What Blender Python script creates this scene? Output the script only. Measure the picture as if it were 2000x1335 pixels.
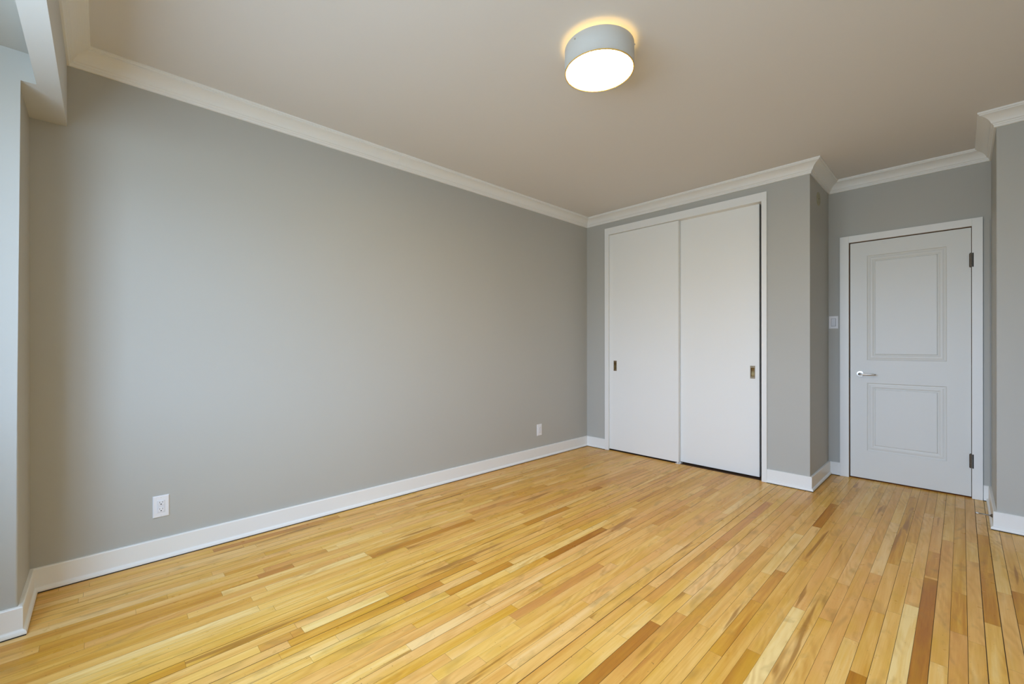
import bpy, bmesh, math, random
import numpy as np
from mathutils import Vector, Matrix

for o in list(bpy.data.objects):
    bpy.data.objects.remove(o)
S = bpy.context.scene
COL = S.collection
rnd = random.Random(11)

# ------------------------------------------------------------------ camera
CAM = Vector((3.0026, 0.0, 1.153))
F_PX = 837.92
YAW, PITCH, ROLL, SHIFT_PX = math.radians(46.3558), math.radians(-0.0134), math.radians(-0.0509), 7.97
fw = Vector((-math.sin(YAW) * math.cos(PITCH), math.cos(YAW) * math.cos(PITCH), math.sin(PITCH)))
rt = Vector((math.cos(YAW), math.sin(YAW), 0))
up = rt.cross(fw)
rt2 = rt * math.cos(ROLL) + up * math.sin(ROLL)
up2 = -rt * math.sin(ROLL) + up * math.cos(ROLL)
cam = bpy.data.cameras.new('camera')
cam.sensor_width = 36.0
cam.lens = F_PX * 36.0 / 2000.0
cam.shift_y = SHIFT_PX / 2000.0
cam.clip_start = 0.02
camo = bpy.data.objects.new('camera', cam)
COL.objects.link(camo)
M4 = Matrix((rt2, up2, -fw)).transposed().to_4x4()
M4.translation = CAM
camo.matrix_world = M4
S.camera = camo


def floor_at(px, py):
    """where the sight line of an image point meets the floor"""
    d = fw + rt2 * ((px - 1000) / F_PX) - up2 * ((py - 667.5 - SHIFT_PX) / F_PX)
    t = -CAM.z / d.z
    return CAM + d * t


# ------------------------------------------------------------------ light: daylight sky, window portal, exposure
SKY_STRENGTH = 13.2
LAMP_DOWN = 42.0
LAMP_UP = 3.8
W = bpy.data.worlds.new('World')
S.world = W
W.use_nodes = True
nt = W.node_tree
nt.nodes.clear()
n_out = nt.nodes.new('ShaderNodeOutputWorld')
n_bg = nt.nodes.new('ShaderNodeBackground')
n_tc = nt.nodes.new('ShaderNodeTexCoord')
n_sep = nt.nodes.new('ShaderNodeSeparateXYZ')
n_map = nt.nodes.new('ShaderNodeMapRange')
n_rmp = nt.nodes.new('ShaderNodeValToRGB')
n_map.inputs['From Min'].default_value = -1
n_map.inputs['From Max'].default_value = 1
el = n_rmp.color_ramp.elements
el[0].position, el[0].color = 0.0, (0.25, 0.32, 0.39, 1)
el[1].position, el[1].color = 1.0, (0.42, 0.66, 1.0, 1)
e = el.new(0.49); e.color = (0.26, 0.33, 0.40, 1)
e = el.new(0.56); e.color = (0.49, 0.66, 0.93, 1)
e = el.new(0.75); e.color = (0.51, 0.735, 1.08, 1)
nt.links.new(n_tc.outputs['Generated'], n_sep.inputs[0])
nt.links.new(n_sep.outputs['Z'], n_map.inputs['Value'])
nt.links.new(n_map.outputs[0], n_rmp.inputs[0])
nt.links.new(n_rmp.outputs[0], n_bg.inputs['Color'])
n_bg.inputs['Strength'].default_value = SKY_STRENGTH
nt.links.new(n_bg.outputs[0], n_out.inputs['Surface'])

# window opening (behind the viewer)
WX0, WX1, WZ0, WZ1, WY = 0.95, 3.45, 0.92, 2.28, -0.72
pl = bpy.data.lights.new('window_portal', 'AREA')
pl.shape = 'RECTANGLE'
pl.size, pl.size_y = WX1 - WX0, WZ1 - WZ0
pl.cycles.is_portal = True
plo = bpy.data.objects.new('window_portal', pl)
COL.objects.link(plo)
plo.location = ((WX0 + WX1) / 2, WY - 0.16, (WZ0 + WZ1) / 2)
plo.rotation_euler = (math.radians(90), 0, 0)       # faces +Y, into the room

S.view_settings.view_transform = 'Standard'
S.view_settings.look = 'None'
S.view_settings.exposure = 0.66
S.view_settings.gamma = 1.0
S.view_settings.use_curve_mapping = False
S.cycles.max_bounces = 14
S.cycles.diffuse_bounces = 10
S.cycles.glossy_bounces = 5
S.cycles.sample_clamp_indirect = 8.0
S.cycles.use_denoising = True

# ------------------------------------------------------------------ dimensions (metres)
D, D2, D3 = 4.065, 4.7525, 4.052         # closet wall, door wall, right-hand wall end
XC, XR, XE = 2.170, 3.153, 3.66          # closet corner, right-hand return, right wall
P, YP, YB, YA = 0.3955, -0.247, -0.125, -0.195
ZB, ZR, H = 2.221, 2.336, 2.611
ZCROWN, ECROWN = 2.518, 0.083
BASE_H = 0.114


# ------------------------------------------------------------------ materials
def mat(name, col, rough=0.5, metal=0.0, spec=0.5, emit=None, es=0.0, bump=0.0, bscale=200.0, coat=0.0, var=0.0):
    m = bpy.data.materials.new(name)
    m.use_nodes = True
    t = m.node_tree
    b = t.nodes['Principled BSDF']
    b.inputs['Base Color'].default_value = (*col, 1)
    b.inputs['Roughness'].default_value = rough
    b.inputs['Metallic'].default_value = metal
    b.inputs['Specular IOR Level'].default_value = spec
    b.inputs['Coat Weight'].default_value = coat
    if emit:
        b.inputs['Emission Color'].default_value = (*emit, 1)
        b.inputs['Emission Strength'].default_value = es
    if bump or var:
        tc = t.nodes.new('ShaderNodeTexCoord')
        n = t.nodes.new('ShaderNodeTexNoise')
        n.inputs['Scale'].default_value = bscale
        n.inputs['Detail'].default_value = 3
        t.links.new(tc.outputs['Object'], n.inputs['Vector'])
        if bump:
            bp = t.nodes.new('ShaderNodeBump')
            bp.inputs['Strength'].default_value = bump
            bp.inputs['Distance'].default_value = 0.002
            t.links.new(n.outputs['Fac'], bp.inputs['Height'])
            t.links.new(bp.outputs[0], b.inputs['Normal'])
        if var:
            n2 = t.nodes.new('ShaderNodeTexNoise')
            n2.inputs['Scale'].default_value = 1.3
            t.links.new(tc.outputs['Object'], n2.inputs['Vector'])
            mx = t.nodes.new('ShaderNodeMix')
            mx.data_type = 'RGBA'
            mx.inputs['A'].default_value = (*[c * (1 - var) for c in col], 1)
            mx.inputs['B'].default_value = (*[c * (1 + var) for c in col], 1)
            t.links.new(n2.outputs['Fac'], mx.inputs['Factor'])
            t.links.new(mx.outputs['Result'], b.inputs['Base Color'])
    return m


m_wall = mat('grey_wall_paint', (0.468, 0.463, 0.424), 0.5, spec=0.3, bump=0.05, bscale=260, var=0.02)
m_ceil = mat('ceiling_paint', (0.73, 0.72, 0.705), 0.85, spec=0.1, bump=0.04, bscale=180, var=0.015)
m_trim = mat('white_trim_paint', (0.83, 0.835, 0.81), 0.38, bump=0.02, bscale=60)
m_door = mat('white_door_paint', (0.84, 0.845, 0.815), 0.42, bump=0.03, bscale=90)
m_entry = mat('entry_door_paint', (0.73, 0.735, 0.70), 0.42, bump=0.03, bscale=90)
m_beam = mat('beam_paint', (0.60, 0.605, 0.59), 0.7, spec=0.2, bump=0.04, bscale=220)
m_jamb = mat('bare_jamb_wood', (0.30, 0.15, 0.06), 0.6, bump=0.1, bscale=40)
m_sill = mat('door_sill_wood', (0.26, 0.095, 0.025), 0.8, spec=0.05)
m_dark = mat('dark_parts_and_shade', (0.02, 0.018, 0.015), 0.8)
m_closet = mat('closet_inside_paint', (0.22, 0.21, 0.20), 0.8)
m_plate = mat('white_plastic', (0.80, 0.80, 0.81), 0.3)
m_plate2 = mat('white_plastic_insert', (0.74, 0.75, 0.78), 0.25)
m_slot = mat('socket_slot', (0.015, 0.015, 0.015), 0.6)
m_slotg = mat('grey_socket_slot', (0.16, 0.16, 0.17), 0.6)
m_steel = mat('satin_steel', (0.62, 0.61, 0.59), 0.28, metal=1.0, bump=0.02, bscale=400)
m_hinge = mat('aged_hinge_metal', (0.13, 0.10, 0.07), 0.45, metal=0.6, bump=0.03, bscale=300)
m_bronze = mat('antique_pull_metal', (0.33, 0.26, 0.17), 0.35, metal=1.0, bump=0.03, bscale=200)
m_bronze_in = mat('antique_pull_cup', (0.26, 0.19, 0.09), 0.4, metal=1.0)
m_shade = mat('grey_lamp_shade', (0.60, 0.60, 0.57), 0.6, bump=0.03, bscale=500)
m_rim = mat('lamp_rim_painted_glow', (0.74, 0.47, 0.12), 0.4)  # the lamp's amber glow is put into the rim's base colour
m_diff = mat('lamp_diffuser', (0.9, 0.88, 0.82), 0.4, emit=(1.0, 0.735, 0.36), es=LAMP_DOWN)
m_up = mat('lamp_top_glow', (0.9, 0.8, 0.6), 0.4, emit=(1.0, 0.66, 0.22), es=LAMP_UP)
m_cover = mat('painted_cover_plate', (0.36, 0.335, 0.22), 0.5)
m_frame = mat('window_frame_paint', (0.7, 0.7, 0.69), 0.4)


def glass_mat():
    m = bpy.data.materials.new('window_glass')
    m.use_nodes = True
    t = m.node_tree
    t.nodes.clear()
    o = t.nodes.new('ShaderNodeOutputMaterial')
    mx = t.nodes.new('ShaderNodeMixShader')
    tr = t.nodes.new('ShaderNodeBsdfTransparent')
    gl = t.nodes.new('ShaderNodeBsdfGlossy')
    gl.inputs['Roughness'].default_value = 0.02
    mx.inputs[0].default_value = 0.06
    t.links.new(tr.outputs[0], mx.inputs[1])
    t.links.new(gl.outputs[0], mx.inputs[2])
    t.links.new(mx.outputs[0], o.inputs[0])
    return m


def wood_mat():
    m = bpy.data.materials.new('maple_strip_floor')
    m.use_nodes = True
    t = m.node_tree
    N, L = t.nodes.new, t.links.new
    b = t.nodes['Principled BSDF']

    def math_(op, a, c=None, clamp=False):
        n = N('ShaderNodeMath'); n.operation = op; n.use_clamp = clamp
        for i, v in enumerate((a, c)):
            if v is None:
                continue
            if isinstance(v, (int, float)):
                n.inputs[i].default_value = v
            else:
                L(v, n.inputs[i])
        return n.outputs[0]

    def mixc(fac, a, c, blend='MIX'):
        n = N('ShaderNodeMix'); n.data_type = 'RGBA'; n.blend_type = blend
        for key, v in (('Factor', fac), ('A', a), ('B', c)):
            if isinstance(v, (int, float)):
                n.inputs[key].default_value = v
            elif isinstance(v, tuple):
                n.inputs[key].default_value = (*v, 1)
            else:
                L(v, n.inputs[key])
        return n.outputs['Result']

    def attr(nm):
        n = N('ShaderNodeAttribute'); n.attribute_name = nm
        return n.outputs['Fac']

    def ramp(fac, stops):
        n = N('ShaderNodeValToRGB')
        el = n.color_ramp.elements
        el[0].position, el[0].color = stops[0][0], (*stops[0][1], 1)
        el[1].position, el[1].color = stops[-1][0], (*stops[-1][1], 1)
        for p, c in stops[1:-1]:
            q = el.new(p); q.color = (*c, 1)
        L(fac, n.inputs[0])
        return n.outputs[0]

    tone, hue, seed, fig = attr('tone'), attr('hue'), attr('seed'), attr('figure')
    tc = N('ShaderNodeTexCoord')
    sep = N('ShaderNodeSeparateXYZ'); L(tc.outputs['Object'], sep.inputs[0])
    off = math_('MULTIPLY', seed, 61.7)

    def coords(sx, sy_):
        c = N('ShaderNodeCombineXYZ')
        L(math_('MULTIPLY', sep.outputs['X'], sx), c.inputs[0])
        L(math_('MULTIPLY', sep.outputs['Y'], sy_), c.inputs[1])
        L(off, c.inputs[2])
        return c.outputs[0]

    def noise(sx, sy_, detail=4, rough=0.55, dist=0.0):
        n = N('ShaderNodeTexNoise')
        n.inputs['Scale'].default_value = 1.0
        n.inputs['Detail'].default_value = detail
        n.inputs['Roughness'].default_value = rough
        n.inputs['Distortion'].default_value = dist
        L(coords(sx, sy_), n.inputs['Vector'])
        return n.outputs['Fac']

    fine = noise(260, 7, 5, 0.6)
    mid = noise(34, 1.6, 4, 0.55, 0.7)
    blot = noise(13, 5, 3, 0.5, 0.6)
    streak = noise(30, 1.9, 2, 0.4, 0.5)
    speck = noise(150, 120, 1, 0.3)
    # tone + long soft grain along the board
    tt = math_('ADD', tone, math_('MULTIPLY', math_('SUBTRACT', mid, 0.5), 0.75))
    tt = math_('ADD', tt, math_('MULTIPLY', math_('SUBTRACT', fine, 0.5), 0.22), clamp=True)
    col = ramp(tt, [(0.0, (0.88, 0.645, 0.27)), (0.25, (0.80, 0.485, 0.115)), (0.5, (0.65, 0.325, 0.034)),
                    (0.75, (0.47, 0.185, 0.011)), (1.0, (0.33, 0.108, 0.006))])
    # pinkish / yellow boards
    col = mixc(math_('MULTIPLY', hue, 0.8), col, mixc(0.55, col, (0.76, 0.39, 0.17)))
    # curly figure that brightens and darkens across the board, and broad warm patches
    wv = N('ShaderNodeTexWave'); wv.wave_type = 'BANDS'; wv.bands_direction = 'DIAGONAL'
    wv.inputs['Scale'].default_value = 1.0
    wv.inputs['Distortion'].default_value = 9.0
    wv.inputs['Detail'].default_value = 2.0
    wv.inputs['Detail Scale'].default_value = 0.8
    L(coords(22, 5), wv.inputs['Vector'])
    curl = math_('MULTIPLY', math_('MULTIPLY', wv.outputs['Fac'], ramp(noise(7, 2.2, 2), [(0.5, (0, 0, 0)), (0.68, (1, 1, 1))])), 0.42)
    col = mixc(curl, col, (0.50, 0.225, 0.030))
    patch = ramp(noise(10, 2.4, 2), [(0.48, (0, 0, 0)), (0.75, (1, 1, 1))])
    col = mixc(math_('MULTIPLY', patch, 0.55), col, (0.62, 0.345, 0.018))
    # brown heartwood streaks on some boards
    hs = ramp(streak, [(0.60, (0, 0, 0)), (0.69, (1, 1, 1))])
    hs = math_('MULTIPLY', hs, math_('MULTIPLY', fig, 0.75))
    col = mixc(hs, col, (0.33, 0.14, 0.02))
    # grey mineral stain
    gs = ramp(blot, [(0.57, (0, 0, 0)), (0.74, (1, 1, 1))])
    gs = math_('MULTIPLY', gs, 0.40)
    col = mixc(gs, col, (0.29, 0.17, 0.045))
    # small knots and dirt specks
    ks = ramp(speck, [(0.775, (0, 0, 0)), (0.82, (1, 1, 1))])
    col = mixc(math_('MULTIPLY', ks, 0.7), col, (0.16, 0.085, 0.03))
    L(col, b.inputs['Base Color'])
    b.inputs['Roughness'].default_value = 0.30
    rr = noise(9, 9, 3)
    L(math_('ADD', math_('MULTIPLY', rr, 0.16), 0.22), b.inputs['Roughness'])
    b.inputs['Specular IOR Level'].default_value = 0.20
    b.inputs['Coat Weight'].default_value = 0.0
    b.inputs['Coat Roughness'].default_value = 0.16
    bp = N('ShaderNodeBump')
    bp.inputs['Strength'].default_value = 0.12
    bp.inputs['Distance'].default_value = 0.001
    L(math_('ADD', fine, math_('MULTIPLY', noise(12, 3, 2), 2.5)), bp.inputs['Height'])
    L(bp.outputs[0], b.inputs['Normal'])
    return m


m_floor = wood_mat()
m_glass = glass_mat()
m_gap = mat('floor_gap_and_shade', (0.075, 0.035, 0.012), 0.8)


# ------------------------------------------------------------------ mesh helpers
def link(name, bm, m, parent=None, kind=None, label=None, cat=None, group=None, smooth=False, recalc=True):
    if recalc:
        bmesh.ops.recalc_face_normals(bm, faces=bm.faces)
    me = bpy.data.meshes.new(name)
    bm.to_mesh(me)
    bm.free()
    for k in (m if isinstance(m, (list, tuple)) else [m]):
        me.materials.append(k)
    if smooth:
        for p in me.polygons:
            p.use_smooth = True
    o = bpy.data.objects.new(name, me)
    COL.objects.link(o)
    if parent:
        o.parent = parent
    tag(o, label, cat, group, kind)
    return o


def tag(o, label=None, cat=None, group=None, kind=None):
    for k, v in (('label', label), ('category', cat), ('group', group), ('kind', kind)):
        if v:
            o[k] = v
    return o


def thing(name, loc, label, cat, group=None, kind=None):
    o = bpy.data.objects.new(name, None)
    o.empty_display_size = 0.05
    COL.objects.link(o)
    o.location = loc
    return tag(o, label, cat, group, kind)


def box(bm, x0, x1, y0, y1, z0, z1, bev=0.0, seg=2):
    vs = [bm.verts.new((x, y, z)) for x in (x0, x1) for y in (y0, y1) for z in (z0, z1)]
    fs = [bm.faces.new([vs[i] for i in q]) for q in
          ((0, 1, 3, 2), (4, 6, 7, 5), (0, 4, 5, 1), (2, 3, 7, 6), (0, 2, 6, 4), (1, 5, 7, 3))]
    if bev:
        es = {e for f in fs for e in f.edges}
        bmesh.ops.bevel(bm, geom=list(es), offset=bev, segments=seg, profile=0.5, affect='EDGES')
    return bm


def boxes(*bs, bev=0.0):
    bm = bmesh.new()
    for b in bs:
        box(bm, *b, bev=bev)
    return bm


def lathe(bm, prof, seg=48, axis='Z', origin=(0, 0, 0), cap=True):
    """prof: list of (radius, height)"""
    rings = []
    for r, h in prof:
        ring = []
        for i in range(seg):
            a = 2 * math.pi * i / seg
            c, s = r * math.cos(a), r * math.sin(a)
            p = {'Z': (c, s, h), 'Y': (c, h, s), 'X': (h, c, s)}[axis]
            ring.append(bm.verts.new(Vector(p) + Vector(origin)))
        rings.append(ring)
    for a, b in zip(rings, rings[1:]):
        for i in range(seg):
            j = (i + 1) % seg
            bm.faces.new((a[i], a[j], b[j], b[i]))
    if cap:
        bm.faces.new(rings[0])
        bm.faces.new(rings[-1])
    return bm


def tube(bm, pts, r, seg=14):
    rings = []
    n = len(pts)
    for k, p in enumerate(pts):
        p = Vector(p)
        t = (Vector(pts[min(k + 1, n - 1)]) - Vector(pts[max(k - 1, 0)])).normalized()
        a = t.orthogonal().normalized() if abs(t.z) > 0.9 else t.cross(Vector((0, 0, 1))).normalized()
        b = t.cross(a)
        rr = r[k] if isinstance(r, (list, tuple)) else r
        rings.append([bm.verts.new(p + rr * (a * math.cos(2 * math.pi * i / seg) + b * math.sin(2 * math.pi * i / seg)))
                      for i in range(seg)])
    for a, b in zip(rings, rings[1:]):
        for i in range(seg):
            j = (i + 1) % seg
            bm.faces.new((a[i], a[j], b[j], b[i]))
    bm.faces.new(rings[0])
    bm.faces.new(rings[-1])
    return bm


def mitred(path, i):
    """mitre vector at path vertex i; the room lies on the right-hand side of the walk"""
    p = [Vector(q) for q in path]

    def nrm(a, b):
        d = (b - a).normalized()
        return Vector((d.y, -d.x))
    ns = []
    if i > 0:
        ns.append(nrm(p[i - 1], p[i]))
    if i < len(p) - 1:
        ns.append(nrm(p[i], p[i + 1]))
    if len(ns) == 1:
        return ns[0]
    return (ns[0] + ns[1]) / (1 + ns[0].dot(ns[1]))


def sweep_seg(path, i, prof, t0=0.0, t1=1.0, lift=0.0):
    """one mitred length of moulding along path[i] -> path[i+1]; prof = closed list of (out, z)"""
    bm = bmesh.new()
    a, b = Vector(path[i]), Vector(path[i + 1])
    m0, m1 = mitred(path, i), mitred(path, i + 1)
    d = (b - a).normalized()
    n = Vector((d.y, -d.x))
    if t0 > 0:
        a, m0 = a.lerp(b, t0), n
    if t1 < 1:
        b, m1 = Vector(path[i]).lerp(b, t1), n
    r0 = [bm.verts.new((*(a + m0 * (o + (lift if o > 0.001 else 0))), z)) for o, z in prof]
    r1 = [bm.verts.new((*(b + m1 * (o + (lift if o > 0.001 else 0))), z)) for o, z in prof]
    k = len(prof)
    for j in range(k):
        bm.faces.new((r0[j], r0[(j + 1) % k], r1[(j + 1) % k], r1[j]))
    bm.faces.new(r0)
    bm.faces.new(r1)
    return bm


def base_seg(path, i, prof, t0=0.0, t1=1.0):
    bm = sweep_seg(path, i, prof, t0, t1)
    g = sweep_seg(path, i, [(0.0, 0.0002), (0.0245, 0.0002), (0.0245, ZG), (0.0, ZG)], t0, t1)  # near-black filler strip standing in for the shadow line under the shoe
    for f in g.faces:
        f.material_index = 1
    me = bpy.data.meshes.new('shadow_strip')
    g.to_mesh(me)
    g.free()
    bm.from_mesh(me)
    bpy.data.meshes.remove(me)
    return bm


# ------------------------------------------------------------------ floor: narrow strips laid front to back
BW, X_EDGE = 0.0484, 2.582
rows = {}
OVER = []          # (row, y0, y1, tone, hue, figure)


def row_of(x):
    return math.floor((x - X_EDGE) / BW)


def spot(pa, pb, tone, hue=0.3, fig=0.0, ext0=None, ext1=None):
    """a board that stands out: two image points on its centre line give its row and its two ends"""
    a, b = floor_at(*pa), floor_at(*pb)
    r = row_of((a.x + b.x) / 2)
    y0, y1 = sorted((a.y, b.y))
    if ext0 is not None: y0 = ext0
    if ext1 is not None: y1 = ext1
    OVER.append((r, y0, y1, tone, hue, fig))


spot((1280, 1216), (1140, 1328), 0.86, 0.2, 0.6, ext0=0.35)
spot((1817, 1130), (1795, 1334), 0.90, 0.2, 0.2, ext0=0.6)
spot((1818, 1126), (1824, 1078), 0.62, 0.6, 0.0)
spot((1678, 1316), (1660, 1334), 0.84, 0.1, 0.2, ext0=0.9)
spot((1070, 1091), (1185, 1033), 0.86, 0.1, 0.2)
spot((1472, 1272), (1425, 1334), 0.72, 0.2, 0.2, ext0=0.7)
spot((505, 1127), (573, 1104), 0.72, 0.6, 0.0)
spot((725, 1087), (930, 1017), 0.66, 0.2, 0.2)
spot((780, 1163), (864, 1138), 0.74, 0.3, 0.0)
spot((880, 1163), (1000, 1100), 0.62, 0.1, 0.9)
spot((505, 1264), (570, 1240), 0.66, 0.6, 0.3)
spot((1500, 1288), (1560, 1188), 0.02, 0.0, 0.0, ext0=0.62)
spot((1757, 1334), (1780, 1182), 0.06, 0.0, 0.0, ext0=0.55)
spot((1405, 1052), (1500, 980), 0.66, 1.0, 0.3)
spot((1600, 1030), (1634, 985), 0.78, 0.1, 0.3)
spot((1983, 1155), (1998, 1220), 0.72, 0.1, 0.2)
spot((1918, 1115), (1942, 1220), 0.58, 0.1, 0.3)
spot((590, 1228), (760, 1162), 0.02, 0.0, 0.0)
spot((655, 1064), (745, 1038), 0.10, 0.0, 0.0)
spot((520, 1150), (720, 1085), 0.12, 0.1, 0.0)
spot((1100, 1140), (1160, 1112), 0.56, 0.3, 0.2)
spot((1000, 1205), (1180, 1105), 0.62, 0.8, 0.4)
spot((1360, 968), (1400, 955), 0.70, 0.9, 0.0)
spot((1525, 1115), (1480, 1175), 0.60, 0.4, 0.1)
spot((1680, 1255), (1700, 1170), 0.36, 0.9, 0.0)
spot((1880, 1160), (1884, 1240), 0.55, 0.1, 0.2)
spot((515, 1112), (640, 1076), 0.55, 0.9, 0.0)
spot((1150, 957), (1165, 960), 0.72, 0.2, 0.0, ext1=2.95)
spot((1015, 1020), (1110, 990), 0.66, 0.1, 0.2)

X_LO, X_HI, Y_LO, Y_HI = 0.0, XE + 0.05, -0.80, 4.80
bm = bmesh.new()
lay = {k: bm.faces.layers.float.new(k) for k in ('tone', 'hue', 'seed', 'figure')}
r0, r1 = row_of(X_LO) - 1, row_of(X_HI) + 1
for r in range(r0, r1 + 1):
    x0, x1 = X_EDGE + r * BW, X_EDGE + (r + 1) * BW
    g = rnd.choice([0.0002, 0.0003, 0.0004, 0.0005, 0.0006, 0.0009, 0.0013])
    fixed = sorted([o for o in OVER if o[0] == r], key=lambda o: o[1])
    keep = []
    for o in fixed:
        if not keep or o[1] >= keep[-1][2]:
            keep.append(o)
    spans = []
    y = Y_LO - rnd.random() * 0.4
    y_end = D + 0.012 if x1 < XC - 0.06 else Y_HI  # boards stop at the closet doors; dark base beyond stands in for shade
    for o in keep + [(r, y_end, y_end, 0, 0, 0)]:
        while y < o[1] - 1e-6:
            ln = rnd.choice([0.35, 0.5, 0.65, 0.8, 0.95, 1.1, 1.35, 1.6]) * rnd.uniform(0.85, 1.15)
            e = min(y + ln, o[1])
            if o[1] - e < 0.2:
                e = o[1]
            u = rnd.random()
            if u < 0.62:
                tn = rnd.gauss(0.26, 0.06)
            elif u < 0.86:
                tn = rnd.gauss(0.38, 0.05)
            elif u < 0.95:
                tn = rnd.gauss(0.52, 0.06)
            else:
                tn = rnd.gauss(0.08, 0.05)
            spans.append((y, e, min(max(tn, 0.0), 1.0), rnd.random(), 1.0 if rnd.random() < 0.22 else rnd.random() * 0.25))
            y = e
        if o[2] > o[1]:
            spans.append((o[1], o[2], o[3], o[4], o[5]))
            y = o[2]
    for (ya, yb, tn, hu, fg) in spans:
        ge = 0.0003
        vs = [bm.verts.new(c) for c in ((x0 + g, ya + ge, 0), (x1 - g, ya + ge, 0), (x1 - g, yb - ge, 0), (x0 + g, yb - ge, 0))]
        f = bm.faces.new(vs)
        f[lay['tone']], f[lay['hue']], f[lay['seed']], f[lay['figure']] = tn, hu, rnd.random(), fg
vs = [bm.verts.new(c) for c in ((X_LO - 0.1, Y_LO - 0.5, -0.0015), (X_HI + 0.1, Y_LO - 0.5, -0.0015), (X_HI + 0.1, Y_HI + 0.1, -0.0015), (X_LO - 0.1, Y_HI + 0.1, -0.0015))]
f = bm.faces.new(vs)
f.material_index = 1
link('floor', bm, [m_floor, m_gap], kind='structure', label='honey coloured maple strip floor with scattered darker boards', cat='floor', recalc=False)

# ------------------------------------------------------------------ shell
T = 0.12
link('ceiling', boxes((-T, XE + T, YA - 0.02, D2 + T, H, H + 0.1)), m_ceil, kind='structure', label='plain off-white ceiling', cat='ceiling')
link('wall_left', boxes((-T, 0, -1.0, D2 + T, -0.05, H)), m_wall, kind='structure', label='long light grey wall with two outlets', cat='wall')
KX0, KX1, KZ = 0.304, 1.828, 2.385
OX0, OX1 = 0.286, 1.846
link('wall_closet', boxes((0, OX0, D, D + 0.10, -0.05, H), (OX1, XC, D, D + 0.10, -0.05, H), (OX0, OX1, D, D + 0.10, KZ, H),
                          (XC - 0.10, XC, D + 0.10, D2, -0.05, H)), m_wall, kind='structure',
     label='grey wall around the closet opening, with its side return', cat='wall')
link('wall_closet_inside', boxes((0, XC - 0.10, D2 - 0.02, D2 + 0.08, -0.05, H)), m_closet, kind='structure',
     label='closet back behind the sliding doors', cat='wall')
DX0, DX1, DZ = 2.318, 3.0552, 2.053
link('wall_door', boxes((XC, DX0 - 0.0, D2, D2 + 0.11, -0.05, H), (DX1, XR, D2, D2 + 0.11, -0.05, H), (DX0, DX1, D2, D2 + 0.11, DZ, H)),
     m_wall, kind='structure', label='grey wall around the panelled door', cat='wall')
link('wall_hall_blocker', boxes((XC - 0.1, XR + 0.3, D2 + 0.30, D2 + 0.38, -0.05, H), (XC - 0.1, XR + 0.3, D2 + 0.11, D2 + 0.30, -0.05, -0.0005),
                        (XC - 0.18, XC - 0.1, D2 + 0.09, D2 + 0.38, -0.05, H), (XR + 0.3, XR + 0.38, D2 + 0.112, D2 + 0.38, -0.05, H),
                        (XC - 0.1, XR + 0.3, D2 + 0.112, D2 + 0.30, 2.3, 2.4)), m_closet, kind='structure', label='unseen hall box added to block light behind the panelled door', cat='wall')  # unseen shell added to stop daylight leaking under the door
link('wall_right_end', boxes((XR, XE + T, D3, D2 + 0.11, -0.05, H)), m_wall, kind='structure', label='grey wall end right of the door', cat='wall')
link('wall_right', boxes((XE, XE + T, -1.0, D3, -0.05, H)), m_wall, kind='structure', label='grey wall at the right side of the room', cat='wall')


def rounded(bm, bev=0.008):
    bmesh.ops.bevel(bm, geom=[e for e in bm.edges], offset=bev, segments=4, profile=0.5, affect='EDGES')
    return bm


# pier (window-side column) with the bulkhead flush above it
pier = bmesh.new()
vs = []
prof = [(-0.90, -0.05), (YP, -0.05), (YP, ZB), (YA, ZB), (YA, H + 0.05), (-0.90, H + 0.05)]
ra = [pier.verts.new((-0.02, y, z)) for y, z in prof]
rb = [pier.verts.new((P, y, z)) for y, z in prof]
for j in range(6):
    pier.faces.new((ra[j], ra[(j + 1) % 6], rb[(j + 1) % 6], rb[j]))
pier.faces.new(ra)
pier.faces.new(rb)
bmesh.ops.bevel(pier, geom=[e for e in pier.edges if all(abs(v.co.x - P) < 1e-6 and abs(v.co.y - YP) < 1e-6 for v in e.verts)],
                 offset=0.009, segments=4, profile=0.5, affect='EDGES')
for f in pier.faces:
    if all(abs(v.co.z - ZB) < 1e-4 for v in f.verts):
        f.material_index = 1
link('wall_pier', pier, [m_wall, m_beam], kind='structure', label='grey pier beside the window, with the bulkhead flush above it', cat='wall')
link('wall_beam', boxes((-0.02, XE + 0.02, YA, YB, ZB, H + 0.02)), m_beam, kind='structure',
     label='dropped beam along the window side', cat='beam')
link('ceiling_recess', boxes((P - 0.05, XE + T, -1.0, YA + 0.001, ZR, ZR + 0.06)), m_wall, kind='structure', label='window recess ceiling behind the beam', cat='ceiling')
link('wall_window', boxes((0.0, WX0, WY - 0.14, WY, -0.05, ZR), (WX1, XE + T, WY - 0.14, WY, -0.05, ZR),
                          (WX0, WX1, WY - 0.14, WY, -0.05, WZ0), (WX0, WX1, WY - 0.14, WY, WZ1, ZR)), m_wall, kind='structure',
     label='window wall behind the viewer', cat='wall')
fr = 0.05
win = thing('window_1', ((WX0 + WX1) / 2, WY - 0.08, WZ0), 'wide three-light window behind the viewer', 'window', kind='structure')
xs = [WX0, WX0 + (WX1 - WX0) / 3, WX0 + 2 * (WX1 - WX0) / 3, WX1]
bmw = bmesh.new()
ox, oy, oz = win.location
bl = [(WX0, WX1, WY - 0.10, WY - 0.05, WZ0, WZ0 + fr), (WX0, WX1, WY - 0.10, WY - 0.05, WZ1 - fr, WZ1)]
for k, x in enumerate(xs):
    a, b = (x, x + fr) if k == 0 else ((x - fr, x) if k == 3 else (x - fr / 2, x + fr / 2))
    bl.append((a, b, WY - 0.10, WY - 0.05, WZ0 + fr, WZ1 - fr))
for b in bl:
    box(bmw, b[0] - ox, b[1] - ox, b[2] - oy, b[3] - oy, b[4] - oz, b[5] - oz)
link('window_frame', bmw, m_frame, win)
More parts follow.
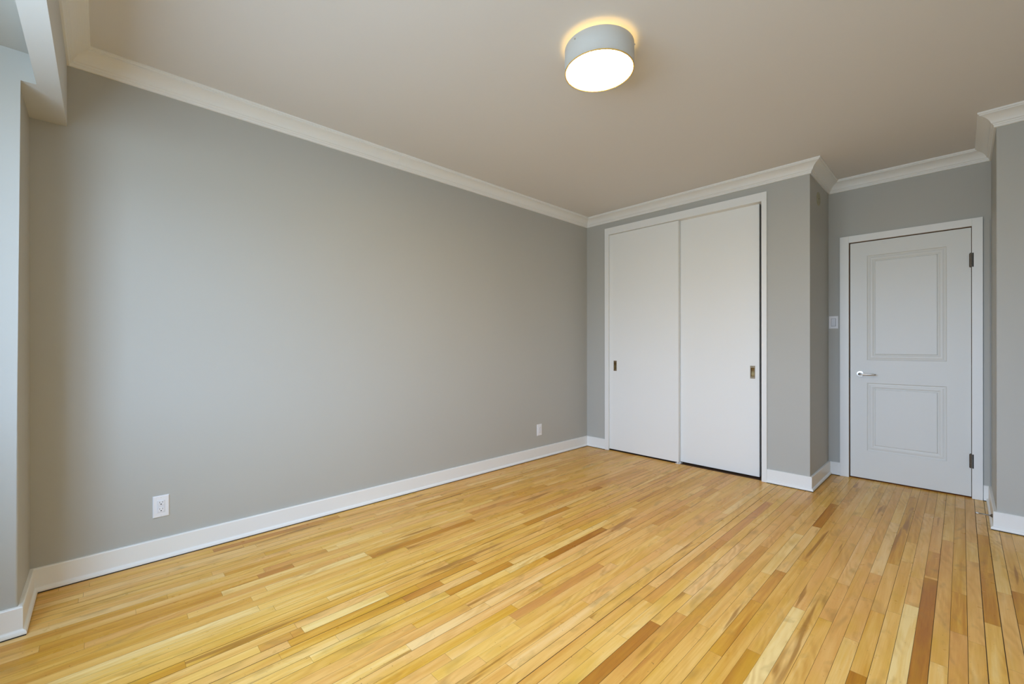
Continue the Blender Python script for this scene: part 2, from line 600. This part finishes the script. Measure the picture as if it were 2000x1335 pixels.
for k in range(3):
    a = xs[k] + (fr if k == 0 else fr / 2)
    b = xs[k + 1] - (fr if k == 2 else fr / 2)
    link('window_pane', boxes((a - ox, b - ox, WY - 0.078 - oy, WY - 0.072 - oy, fr, WZ1 - WZ0 - fr)), m_glass, win)

# ------------------------------------------------------------------ crown moulding
CROWN = [(0.0, ZCROWN), (0.008, ZCROWN), (0.011, ZCROWN + 0.004), (0.011, ZCROWN + 0.013), (0.015, ZCROWN + 0.016), (0.017, ZCROWN + 0.022),
         (0.023, ZCROWN + 0.026), (0.025, ZCROWN + 0.031)]
for k in range(1, 9):
    a = k / 8 * math.pi / 2
    CROWN.append((0.025 + 0.047 * (1 - math.cos(a)) * 0.55 + 0.047 * (k / 8) * 0.45, ZCROWN + 0.031 + 0.042 * (math.sin(a) * 0.55 + k / 8 * 0.45)))
CROWN += [(0.075, ZCROWN + 0.074), (0.075, ZCROWN + 0.080), (0.081, ZCROWN + 0.082), (ECROWN, ZCROWN + 0.086), (ECROWN, H), (0.0, H)]
PATH = [(XE, YB), (0, YB), (0, D), (XC, D), (XC, D2), (XR, D2), (XR, D3), (XE, D3), (XE, YB)]
# close the mitres where path begins and ends
CP = [PATH[-2]] + PATH + [PATH[1]]
names = ['crown moulding along the window beam', 'crown moulding along the long left wall', 'crown moulding above the closet doors',
         'short crown moulding on the closet return', 'crown moulding above the panelled door', 'short crown moulding on the right return',
         'crown moulding on the right wall end', 'crown moulding along the right wall']
tn = [0]


def trim(bm, label, m=None, cat='moulding'):
    tn[0] += 1
    return link('trim_%d' % tn[0], bm, m or m_trim, kind='structure', label=label, cat=cat)


JOINT = (1.640 - YB) / (D - YB)
for i, lb in enumerate(names):
    if i == 1:
        trim(sweep_seg(CP, 2, CROWN, 0.0, JOINT), lb + ', near length')
        trim(sweep_seg(CP, 2, CROWN, JOINT, 1.0, lift=0.0025), lb + ', far length')
    else:
        trim(sweep_seg(CP, i + 1, CROWN), lb)

# ------------------------------------------------------------------ baseboards with a small shoe
ZG = 0.0055
BASE = [(0.0, ZG), (0.026, ZG), (0.026, 0.012), (0.023, 0.019), (0.0165, 0.023), (0.0150, 0.026), (0.0150, BASE_H - 0.004), (0.012, BASE_H), (0.0, BASE_H)]
BP = [(XE, WY), (P, WY), (P, YP), (0, YP), (0, D), (XC, D), (XC, D2), (XR, D2), (XR, D3), (XE, D3), (XE, WY)]
CB = [BP[-2]] + BP + [BP[1]]
CK0, CK1, CK2 = 0.257, 1.868, 2.454          # closet casing
CD0, CD1, CD2 = 2.2554, 3.1113, 2.1103       # door casing
bl = [('window', 0, 1), ('pier', 0, 1), ('pier_front', 0, 1), ('left', 0, 1), ('closet', 0, CK0 / XC), ('return', 0, 1),
      ('door', 0, (CD0 - XC) / (XR - XC)), ('right_return', 0, 1), ('right_end', 0, 1), ('right', 0, 1)]
lbl = {'window': 'white baseboard under the window', 'pier': 'white baseboard on the room side of the window pier',
       'pier_front': 'short white baseboard between pier and left wall', 'left': 'long white baseboard along the left wall',
       'closet': 'short white baseboard left of the closet', 'return': 'white baseboard on the closet return',
       'door': 'tiny white baseboard left of the door', 'right_return': 'white baseboard on the right return',
       'right_end': 'white baseboard on the right wall end', 'right': 'white baseboard along the right wall'}
for i, (nm, t0, t1) in enumerate(bl):
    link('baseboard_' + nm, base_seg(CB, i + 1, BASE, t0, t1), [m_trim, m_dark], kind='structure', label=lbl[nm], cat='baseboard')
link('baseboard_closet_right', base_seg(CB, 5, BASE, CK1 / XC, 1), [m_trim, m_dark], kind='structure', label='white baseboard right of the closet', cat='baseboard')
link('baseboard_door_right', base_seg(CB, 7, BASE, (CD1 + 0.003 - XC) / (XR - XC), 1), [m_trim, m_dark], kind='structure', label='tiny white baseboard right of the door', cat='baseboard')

# ------------------------------------------------------------------ casings
c0, c1 = D - 0.020, D + 0.001
trim(boxes((CK0, KX0, c0, c1, 0.001, CK2), bev=0.0015), 'narrow white casing left of the closet doors', cat='casing')
trim(boxes((KX1, CK1, c0, c1, 0.001, CK2), bev=0.0015), 'narrow white casing right of the closet doors', cat='casing')
trim(boxes((KX0, KX1, c0, c1, KZ - 0.005, CK2), bev=0.0015), 'white head casing over the closet doors', cat='casing')
trim(boxes((OX0, OX1, D + 0.001, D + 0.10, KZ - 0.004, KZ)), 'closet door head jamb', cat='casing')
trim(boxes((OX0, OX0 + 0.004, D + 0.002, D + 0.10, 0, KZ), (OX1 - 0.004, OX1, D + 0.002, D + 0.10, 0, KZ)), 'closet side jambs', m_closet, cat='casing')
c0, c1 = D2 - 0.020, D2 + 0.001
trim(boxes((CD0, DX0, c0, c1, 0.001, CD2), bev=0.0015), 'white casing left of the panelled door', cat='casing')
trim(boxes((DX1, CD1, c0, c1, 0.001, CD2), bev=0.0015), 'white casing right of the panelled door', cat='casing')
trim(boxes((DX0, DX1, c0, c1, DZ, CD2), bev=0.0015), 'white head casing over the panelled door', cat='casing')
# jamb faces in the gaps, stop behind the leaf, sill
trim(boxes((DX0, DX0 + 0.0012, D2 + 0.0015, D2 + 0.11, 0, DZ), (DX1 - 0.0008, DX1, D2 + 0.0015, D2 + 0.11, 0, DZ),
           (DX0, DX1, D2 + 0.0015, D2 + 0.11, DZ - 0.0012, DZ)), 'wooden jamb of the panelled door', m_jamb, cat='jamb')
trim(boxes((DX0, DX0 + 0.03, D2 + 0.045, D2 + 0.06, 0, DZ), (DX1 - 0.03, DX1, D2 + 0.045, D2 + 0.06, 0, DZ),
           (DX0 + 0.03, DX1 - 0.03, D2 + 0.045, D2 + 0.06, DZ - 0.03, DZ)), 'stop behind the panelled door', m_dark, cat='jamb')
trim(boxes((DX0, DX1, D2 + 0.004, D2 + 0.11, 0.0005, 0.0030)), 'wooden sill under the panelled door', m_sill, cat='sill')
trim(boxes((CD1 + 0.004, XR - 0.006, D2 - 0.006, D2, BASE_H, 2.090)), 'grey scribe strip right of the door casing', m_wall, cat='strip')


# ------------------------------------------------------------------ entry door: slab with two moulded panels
LX0, LX1, LZ0, LZ1 = 2.3259, 3.0518, 0.0113, 2.0458
FY = D2 + 0.002                       # face of the leaf
ddoor = thing('door_1', ((LX0 + LX1) / 2, FY, LZ0), 'white two-panel door with lever handle', 'door', kind='structure')
ox, oy, oz = ddoor.location
bm = bmesh.new()
PX0, PX1 = 2.440, 2.922
pan = [(1.028, 1.925), (0.252, 0.834)]
RING = [(0.0, 0.0), (0.004, 0.0050), (0.009, 0.0070), (0.016, 0.0060), (0.024, 0.0030), (0.034, 0.0028), (0.042, 0.0060), (0.047, 0.0090), (0.051, 0.0085), (0.055, 0.0010)]


def q(x, z, d=0.0):
    return bm.verts.new((x - ox, d, z - oz))


def rect(x0, x1, z0, z1):
    bm.faces.new((q(x0, z0), q(x1, z0), q(x1, z1), q(x0, z1)))


rect(LX0, PX0, LZ0, LZ1)
rect(PX1, LX1, LZ0, LZ1)
rect(PX0, PX1, LZ0, pan[1][0])
rect(PX0, PX1, pan[1][1], pan[0][0])
rect(PX0, PX1, pan[0][1], LZ1)
for z0, z1 in pan:
    prev = None
    for o_, d_ in RING:
        ring = [q(PX0 + o_, z0 + o_, d_), q(PX1 - o_, z0 + o_, d_), q(PX1 - o_, z1 - o_, d_), q(PX0 + o_, z1 - o_, d_)]
        if prev:
            for j in range(4):
                bm.faces.new((prev[j], prev[(j + 1) % 4], ring[(j + 1) % 4], ring[j]))
        prev = ring
    bm.faces.new(prev)
TH = 0.040
for a, b in (((LX0, LZ0), (LX1, LZ0)), ((LX1, LZ0), (LX1, LZ1)), ((LX1, LZ1), (LX0, LZ1)), ((LX0, LZ1), (LX0, LZ0))):
    bm.faces.new((q(*a), q(*a, TH), q(*b, TH), q(*b)))
bm.faces.new((q(LX0, LZ0, TH), q(LX1, LZ0, TH), q(LX1, LZ1, TH), q(LX0, LZ1, TH)))
bmesh.ops.remove_doubles(bm, verts=bm.verts, dist=1e-5)
link('door_leaf', bm, m_entry, ddoor)
# lever handle
hx, hz = 2.394 - ox, 0.909 - oz
bm = bmesh.new()
lathe(bm, [(0.0255, 0.0), (0.0255, -0.004), (0.0235, -0.0075), (0.012, -0.008), (0.0095, -0.012), (0.0095, -0.040)], axis='Y', origin=(hx, 0, hz))
hd = link('door_handle', bm, m_steel, ddoor, label='satin steel lever handle', smooth=False)
bm = bmesh.new()
pts = [(hx - 0.004, -0.046, hz), (hx + 0.006, -0.049, hz), (hx + 0.02, -0.050, hz), (hx + 0.06, -0.049, hz - 0.0005), (hx + 0.098, -0.046, hz - 0.001), (hx + 0.108, -0.043, hz - 0.001)]
tube(bm, pts, [0.0085, 0.0090, 0.0085, 0.0078, 0.0072, 0.0060], 16)
tube(bm, [(hx, -0.036, hz), (hx, -0.048, hz)], 0.0095, 16)
link('lever', bm, m_steel, hd, smooth=True)
# latch strike seen in the gap
link('latch_plate', boxes((LX0 - 0.0072 - ox, LX0 - 0.0005 - ox, -0.0035, 0.02, 0.875 - oz, 0.945 - oz)), m_dark, ddoor, label='dark latch plate')
for zc in (1.798, 0.282):
    bm = bmesh.new()
    xb, yb = LX1 - 0.0030 - ox, -0.0085
    for k in range(3):
        z0 = zc - 0.05 - oz + k * 0.0335
        tube(bm, [(xb, yb, z0), (xb, yb, z0 + 0.0325)], 0.0078, 14)
    tube(bm, [(xb, yb, zc - 0.054 - oz), (xb, yb, zc + 0.055 - oz)], 0.0050, 12)
    h_ = link('hinge', bm, m_hinge, ddoor, label='dull metal butt hinge')
    link('hinge_notch_shade', boxes((LX1 + 0.0045 - ox, LX1 + 0.0125 - ox, -0.0232, -0.0005, zc - 0.053 - oz, zc + 0.052 - oz)), m_dark, h_)  # dark plate standing in for the shaded mortise notch in the casing

# ------------------------------------------------------------------ closet sliding doors
def closet_door(x0, x1, y, z0, z1, pull_x, pull_z, label, pull_label, th=0.033):
    ro = thing('closet_door', ((x0 + x1) / 2, y, z0), label, 'closet door', 'pair of sliding closet doors')
    ox, oz = ro.location.x, ro.location.z
    pw, ph = 0.0130, 0.0375            # half size of the cup
    px0, px1, pz0, pz1 = pull_x - pw, pull_x + pw, pull_z - ph, pull_z + ph
    bm = bmesh.new()

    def v(x, z, d=0.0):
        return bm.verts.new((x - ox, d, z - oz))
    for a in ((x0, px0, z0, z1), (px1, x1, z0, z1), (px0, px1, z0, pz0), (px0, px1, pz1, z1)):
        bm.faces.new((v(a[0], a[2]), v(a[1], a[2]), v(a[1], a[3]), v(a[0], a[3])))
    for (a, b) in (((px0, pz0), (px1, pz0)), ((px1, pz0), (px1, pz1)), ((px1, pz1), (px0, pz1)), ((px0, pz1), (px0, pz0))):
        bm.faces.new((v(*a), v(*a, 0.016), v(*b, 0.016), v(*b)))
    bm.faces.new((v(px0, pz0, .016), v(px1, pz0, .016), v(px1, pz1, .016), v(px0, pz1, .016)))
    for a, b in (((x0, z0), (x1, z0)), ((x1, z0), (x1, z1)), ((x1, z1), (x0, z1)), ((x0, z1), (x0, z0))):
        bm.faces.new((v(*a), v(*a, th), v(*b, th), v(*b)))
    bm.faces.new((v(x0, z0, th), v(x1, z0, th), v(x1, z1, th), v(x0, z1, th)))
    bmesh.ops.remove_doubles(bm, verts=bm.verts, dist=1e-5)
    link('door_panel', bm, m_door, ro)
    # flush pull: rim plate with rounded lip, cup with a finger lip
    bm = bmesh.new()
    ow, oh = 0.0195, 0.056
    loops = [(ow, oh, 0.0), (ow, oh, -0.0012), (ow - 0.0015, oh - 0.0015, -0.0022), (pw + 0.0015, ph + 0.0015, -0.0022), (pw, ph, -0.001), (pw - 0.0005, ph - 0.0005, 0.012)]
    prev = None
    for (w_, h_, d_) in loops:
        ring = [v(pull_x - w_, pull_z - h_, d_), v(pull_x + w_, pull_z - h_, d_), v(pull_x + w_, pull_z + h_, d_), v(pull_x - w_, pull_z + h_, d_)]
        if prev:
            for j in range(4):
                bm.faces.new((prev[j], prev[(j + 1) % 4], ring[(j + 1) % 4], ring[j]))
        prev = ring
    pu = link('pull', bm, m_bronze, ro, label=pull_label)
    bm = bmesh.new()
    n = 8
    rows_ = []
    for k in range(n + 1):
        zz = pull_z - ph + 0.0006 + (2 * ph - 0.0012) * k / n
        dd = 0.0125 - 0.006 * abs(2 * k / n - 1) ** 2
        rows_.append((v(pull_x - pw + 0.0006, zz, dd), v(pull_x + pw - 0.0006, zz, dd)))
    for a, b in zip(rows_, rows_[1:]):
        bm.faces.new((a[0], a[1], b[1], b[0]))
    link('pull_cup', bm, m_bronze_in, pu, smooth=True)
    for s in (-1, 1):
        bm = bmesh.new()
        lathe(bm, [(0.0030, -0.0022), (0.0028, -0.0032), (0.0012, -0.0036)], 12, 'Y', (pull_x - ox, 0, pull_z + s * 0.0465 - oz))
        link('screw', bm, m_bronze_in, pu)
    return ro


closet_door(0.294, 1.091, D + 0.006, 0.016, KZ - 0.007, 0.3755, 0.935,
            'plain white sliding closet door on the left, overlapping in front', 'small dark recessed pull')
closet_door(1.055, 1.792, D + 0.052, 0.016, KZ - 0.001, 1.7385, 0.922,
            'plain white sliding closet door on the right, set behind the other', 'aged metal recessed pull')
fg = thing('floor_guide', (1.082, D + 0.020, 0.0), 'tiny white floor guide under the edge where the closet doors meet', 'floor guide')
link('guide_base', boxes((-0.022, 0.022, -0.018, 0.050, 0.0, 0.004), bev=0.001), m_plate, fg)
link('guide_fin', boxes((-0.012, 0.012, 0.022, 0.028, 0.004, 0.0145)), m_plate, fg)
link('guide_post', boxes((-0.005, 0.005, -0.017, -0.006, 0.004, 0.0145)), m_plate, fg)


# ------------------------------------------------------------------ wall plates
def plate_mesh(w, h, t, bev=0.003):
    """bevelled cover plate in its own XZ plane, back at y=0, front at y=-t"""
    bm = bmesh.new()
    loops = [(w / 2, h / 2, 0), (w / 2, h / 2, -t * 0.35), (w / 2 - bev * 0.5, h / 2 - bev * 0.5, -t * 0.8), (w / 2 - bev * 1.4, h / 2 - bev * 1.4, -t)]
    prev = None
    for a, b, d in loops:
        ring = [bm.verts.new(c) for c in ((-a, d, -b), (a, d, -b), (a, d, b), (-a, d, b))]
        if prev:
            for j in range(4):
                bm.faces.new((prev[j], prev[(j + 1) % 4], ring[(j + 1) % 4], ring[j]))
        prev = ring
    bm.faces.new(prev)
    return bm


def copy_tree(o, parent=None):
    c = o.copy()
    COL.objects.link(c)
    c.parent = parent
    for ch in [x for x in o.children]:
        copy_tree(ch, c)
    return c


outlet = thing('wall_outlet', (0.0, 0.228, 0.286), 'white duplex power outlet low on the left wall, nearest the window pier', 'outlet', 'outlets along the left wall')
link('cover_plate', plate_mesh(0.070, 0.116, 0.0065), m_plate, outlet)
link('receptacle', boxes((-0.0165, 0.0165, -0.0085, -0.0055, -0.0335, 0.0335), bev=0.0012), m_plate2, outlet)
rec = outlet.children[-1] if outlet.children[-1].name.startswith('receptacle') else [c for c in outlet.children if c.name.startswith('receptacle')][0]
for zc in (0.019, -0.0165):
    link('socket', lathe(bmesh.new(), [(0.0135, -0.0084), (0.0135, -0.0090), (0.0128, -0.0094)], 28, 'Y', (0, 0, zc)), m_plate, rec)
    for s in (-1, 1):
        link('slot', boxes((s * 0.0064 - 0.0011, s * 0.0064 + 0.0011, -0.0097, -0.0086, zc + 0.0005, zc + 0.0082)), m_slotg, rec)
    link('ground_hole', lathe(bmesh.new(), [(0.0029, -0.0086), (0.0029, -0.0098)], 14, 'Y', (0, 0, zc - 0.0062)), m_slot, rec)
for zc in (0.0475, -0.0475):
    link('screw', lathe(bmesh.new(), [(0.0026, -0.0060), (0.0026, -0.0069), (0.0020, -0.0073)], 14, 'Y', (0, 0, zc)), m_plate2, outlet)
outlet.rotation_euler = (0, 0, math.radians(90))      # front turned to +X
o2 = copy_tree(outlet)
o2.location = (0.0, 3.250, 0.291)
o2['label'] = 'small white power outlet low on the left wall, nearest the closet corner'

sw = thing('light_switch', (2.2075, D2, 1.362), 'white rocker light switch between the closet return and the door casing', 'switch')
link('cover_plate', plate_mesh(0.070, 0.115, 0.006), m_plate, sw)
link('switch_frame', boxes((-0.0175, 0.0175, -0.0075, -0.0055, -0.0345, 0.0345), bev=0.001), m_slotg, sw)
bm = bmesh.new()
pv = [bm.verts.new(c) for c in ((-0.0155, -0.0070, -0.0325), (0.0155, -0.0070, -0.0325), (0.0155, -0.0125, -0.0325), (-0.0155, -0.0125, -0.0325),
                                (-0.0155, -0.0070, 0.0325), (0.0155, -0.0070, 0.0325), (0.0155, -0.0085, 0.0325), (-0.0155, -0.0085, 0.0325))]
for f_ in ((0, 1, 2, 3), (4, 7, 6, 5), (0, 4, 5, 1), (3, 2, 6, 7), (0, 3, 7, 4), (1, 5, 6, 2)):
    bm.faces.new([pv[i] for i in f_])
link('rocker', bm, m_plate2, sw)

cp = thing('blank_cover_plate', (XC, 4.350, 2.385), 'round painted cover plate high on the closet return wall', 'cover plate')
link('disc', lathe(bmesh.new(), [(0.056, 0.0), (0.056, 0.003), (0.053, 0.0065), (0.040, 0.008), (0.036, 0.0065), (0.012, 0.0060)], 40, 'X', (0, 0, 0)), m_cover, cp, smooth=False)
link('screw', lathe(bmesh.new(), [(0.004, 0.0062), (0.004, 0.0078), (0.002, 0.0084)], 14, 'X', (0, 0, 0)), m_hinge, cp)

# ------------------------------------------------------------------ door stop on the right return's baseboard
ds = thing('door_stop', (XR - 0.015, 4.105, 0.068), 'thin metal door stop on the baseboard right of the door', 'door stop')
link('base', lathe(bmesh.new(), [(0.011, 0.0), (0.011, -0.003), (0.007, -0.009), (0.004, -0.011)], 20, 'X'), m_hinge, ds, label='dark round base')
bm = bmesh.new()
pts = []
for k in range(0, 16 * 10 + 1):
    a = 2 * math.pi * k / 10
    pts.append((-0.010 - 0.050 * k / 160, 0.0036 * math.cos(a), 0.0036 * math.sin(a)))
tube(bm, pts, 0.0011, 6)
tube(bm, [(-0.008, 0, 0), (-0.062, 0, 0)], 0.0022, 8)
link('spring', bm, m_steel, ds, smooth=True)
link('tip', lathe(bmesh.new(), [(0.004, -0.059), (0.0062, -0.061), (0.0062, -0.072), (0.004, -0.075)], 18, 'X'), m_steel, ds)

# ------------------------------------------------------------------ ceiling light
LR = 0.165
lamp = thing('ceiling_light', (1.790, 1.741, H), 'round grey drum ceiling light with glowing white diffuser', 'ceiling light')
zb, zt = 2.478 - H, 2.588 - H
bm = bmesh.new()
lathe(bm, [(LR - 0.0035, zb + 0.014), (LR - 0.0035, zb + 0.003), (LR, zb + 0.003), (LR, zt - 0.001), (LR - 0.0008, zt), (LR - 0.0035, zt), (LR - 0.0035, zb + 0.014)], 96, cap=False)
link('shade', bm, m_shade, lamp, smooth=False)
for p_ in lamp.children[0].data.polygons:
    p_.use_smooth = True
bm = bmesh.new()
lathe(bm, [(LR - 0.0055, zb + 0.014), (LR - 0.0060, zb), (LR - 0.0006, zb), (LR, zb + 0.003), (LR - 0.0034, zb + 0.003)], 96, cap=False)
link('rim', bm, m_rim, lamp, smooth=True, label='lower rim with amber lamp glow painted in')
bm = bmesh.new()
lathe(bm, [(0.150, zb + 0.0095), (LR - 0.0066, zb + 0.0060), (LR - 0.0066, zb + 0.0025), (0.120, zb + 0.0018), (0.02, zb + 0.0018)], 96)
link('diffuser', bm, m_diff, lamp, label='glowing white diffuser')
bm = bmesh.new()
lathe(bm, [(0.105, zt - 0.084), (0.105, zt - 0.080), (0.02, zt - 0.080)], 64)
link('upper_glow', bm, m_up, lamp, label='warm lit top of the drum')
bm = bmesh.new()
lathe(bm, [(0.060, 0.0), (0.060, -0.012), (0.055, -0.020), (0.055, zt - 0.080)], 40)
link('mounting_stem', bm, m_plate, lamp)
bm = bmesh.new()
lathe(bm, [(LR - 0.0034, zb + 0.0135), (LR - 0.0034, zb + 0.0145), (0.02, zb + 0.0240)], 64)
link('light_block_tray', bm, m_plate, lamp)  # unseen disc added to keep the diffuser's light off the ceiling
for k in range(3):
    a = math.radians(-96) + k * 2 * math.pi / 3
    bm = bmesh.new()
    c_, s_ = math.cos(a), math.sin(a)
    tube(bm, [((LR - 0.001) * c_, (LR - 0.001) * s_, zt - 0.020), ((LR + 0.003) * c_, (LR + 0.003) * s_, zt - 0.020), ((LR + 0.005) * c_, (LR + 0.005) * s_, zt - 0.020)], [0.0038, 0.0038, 0.0026], 14)
    link('screw', bm, m_steel, lamp)
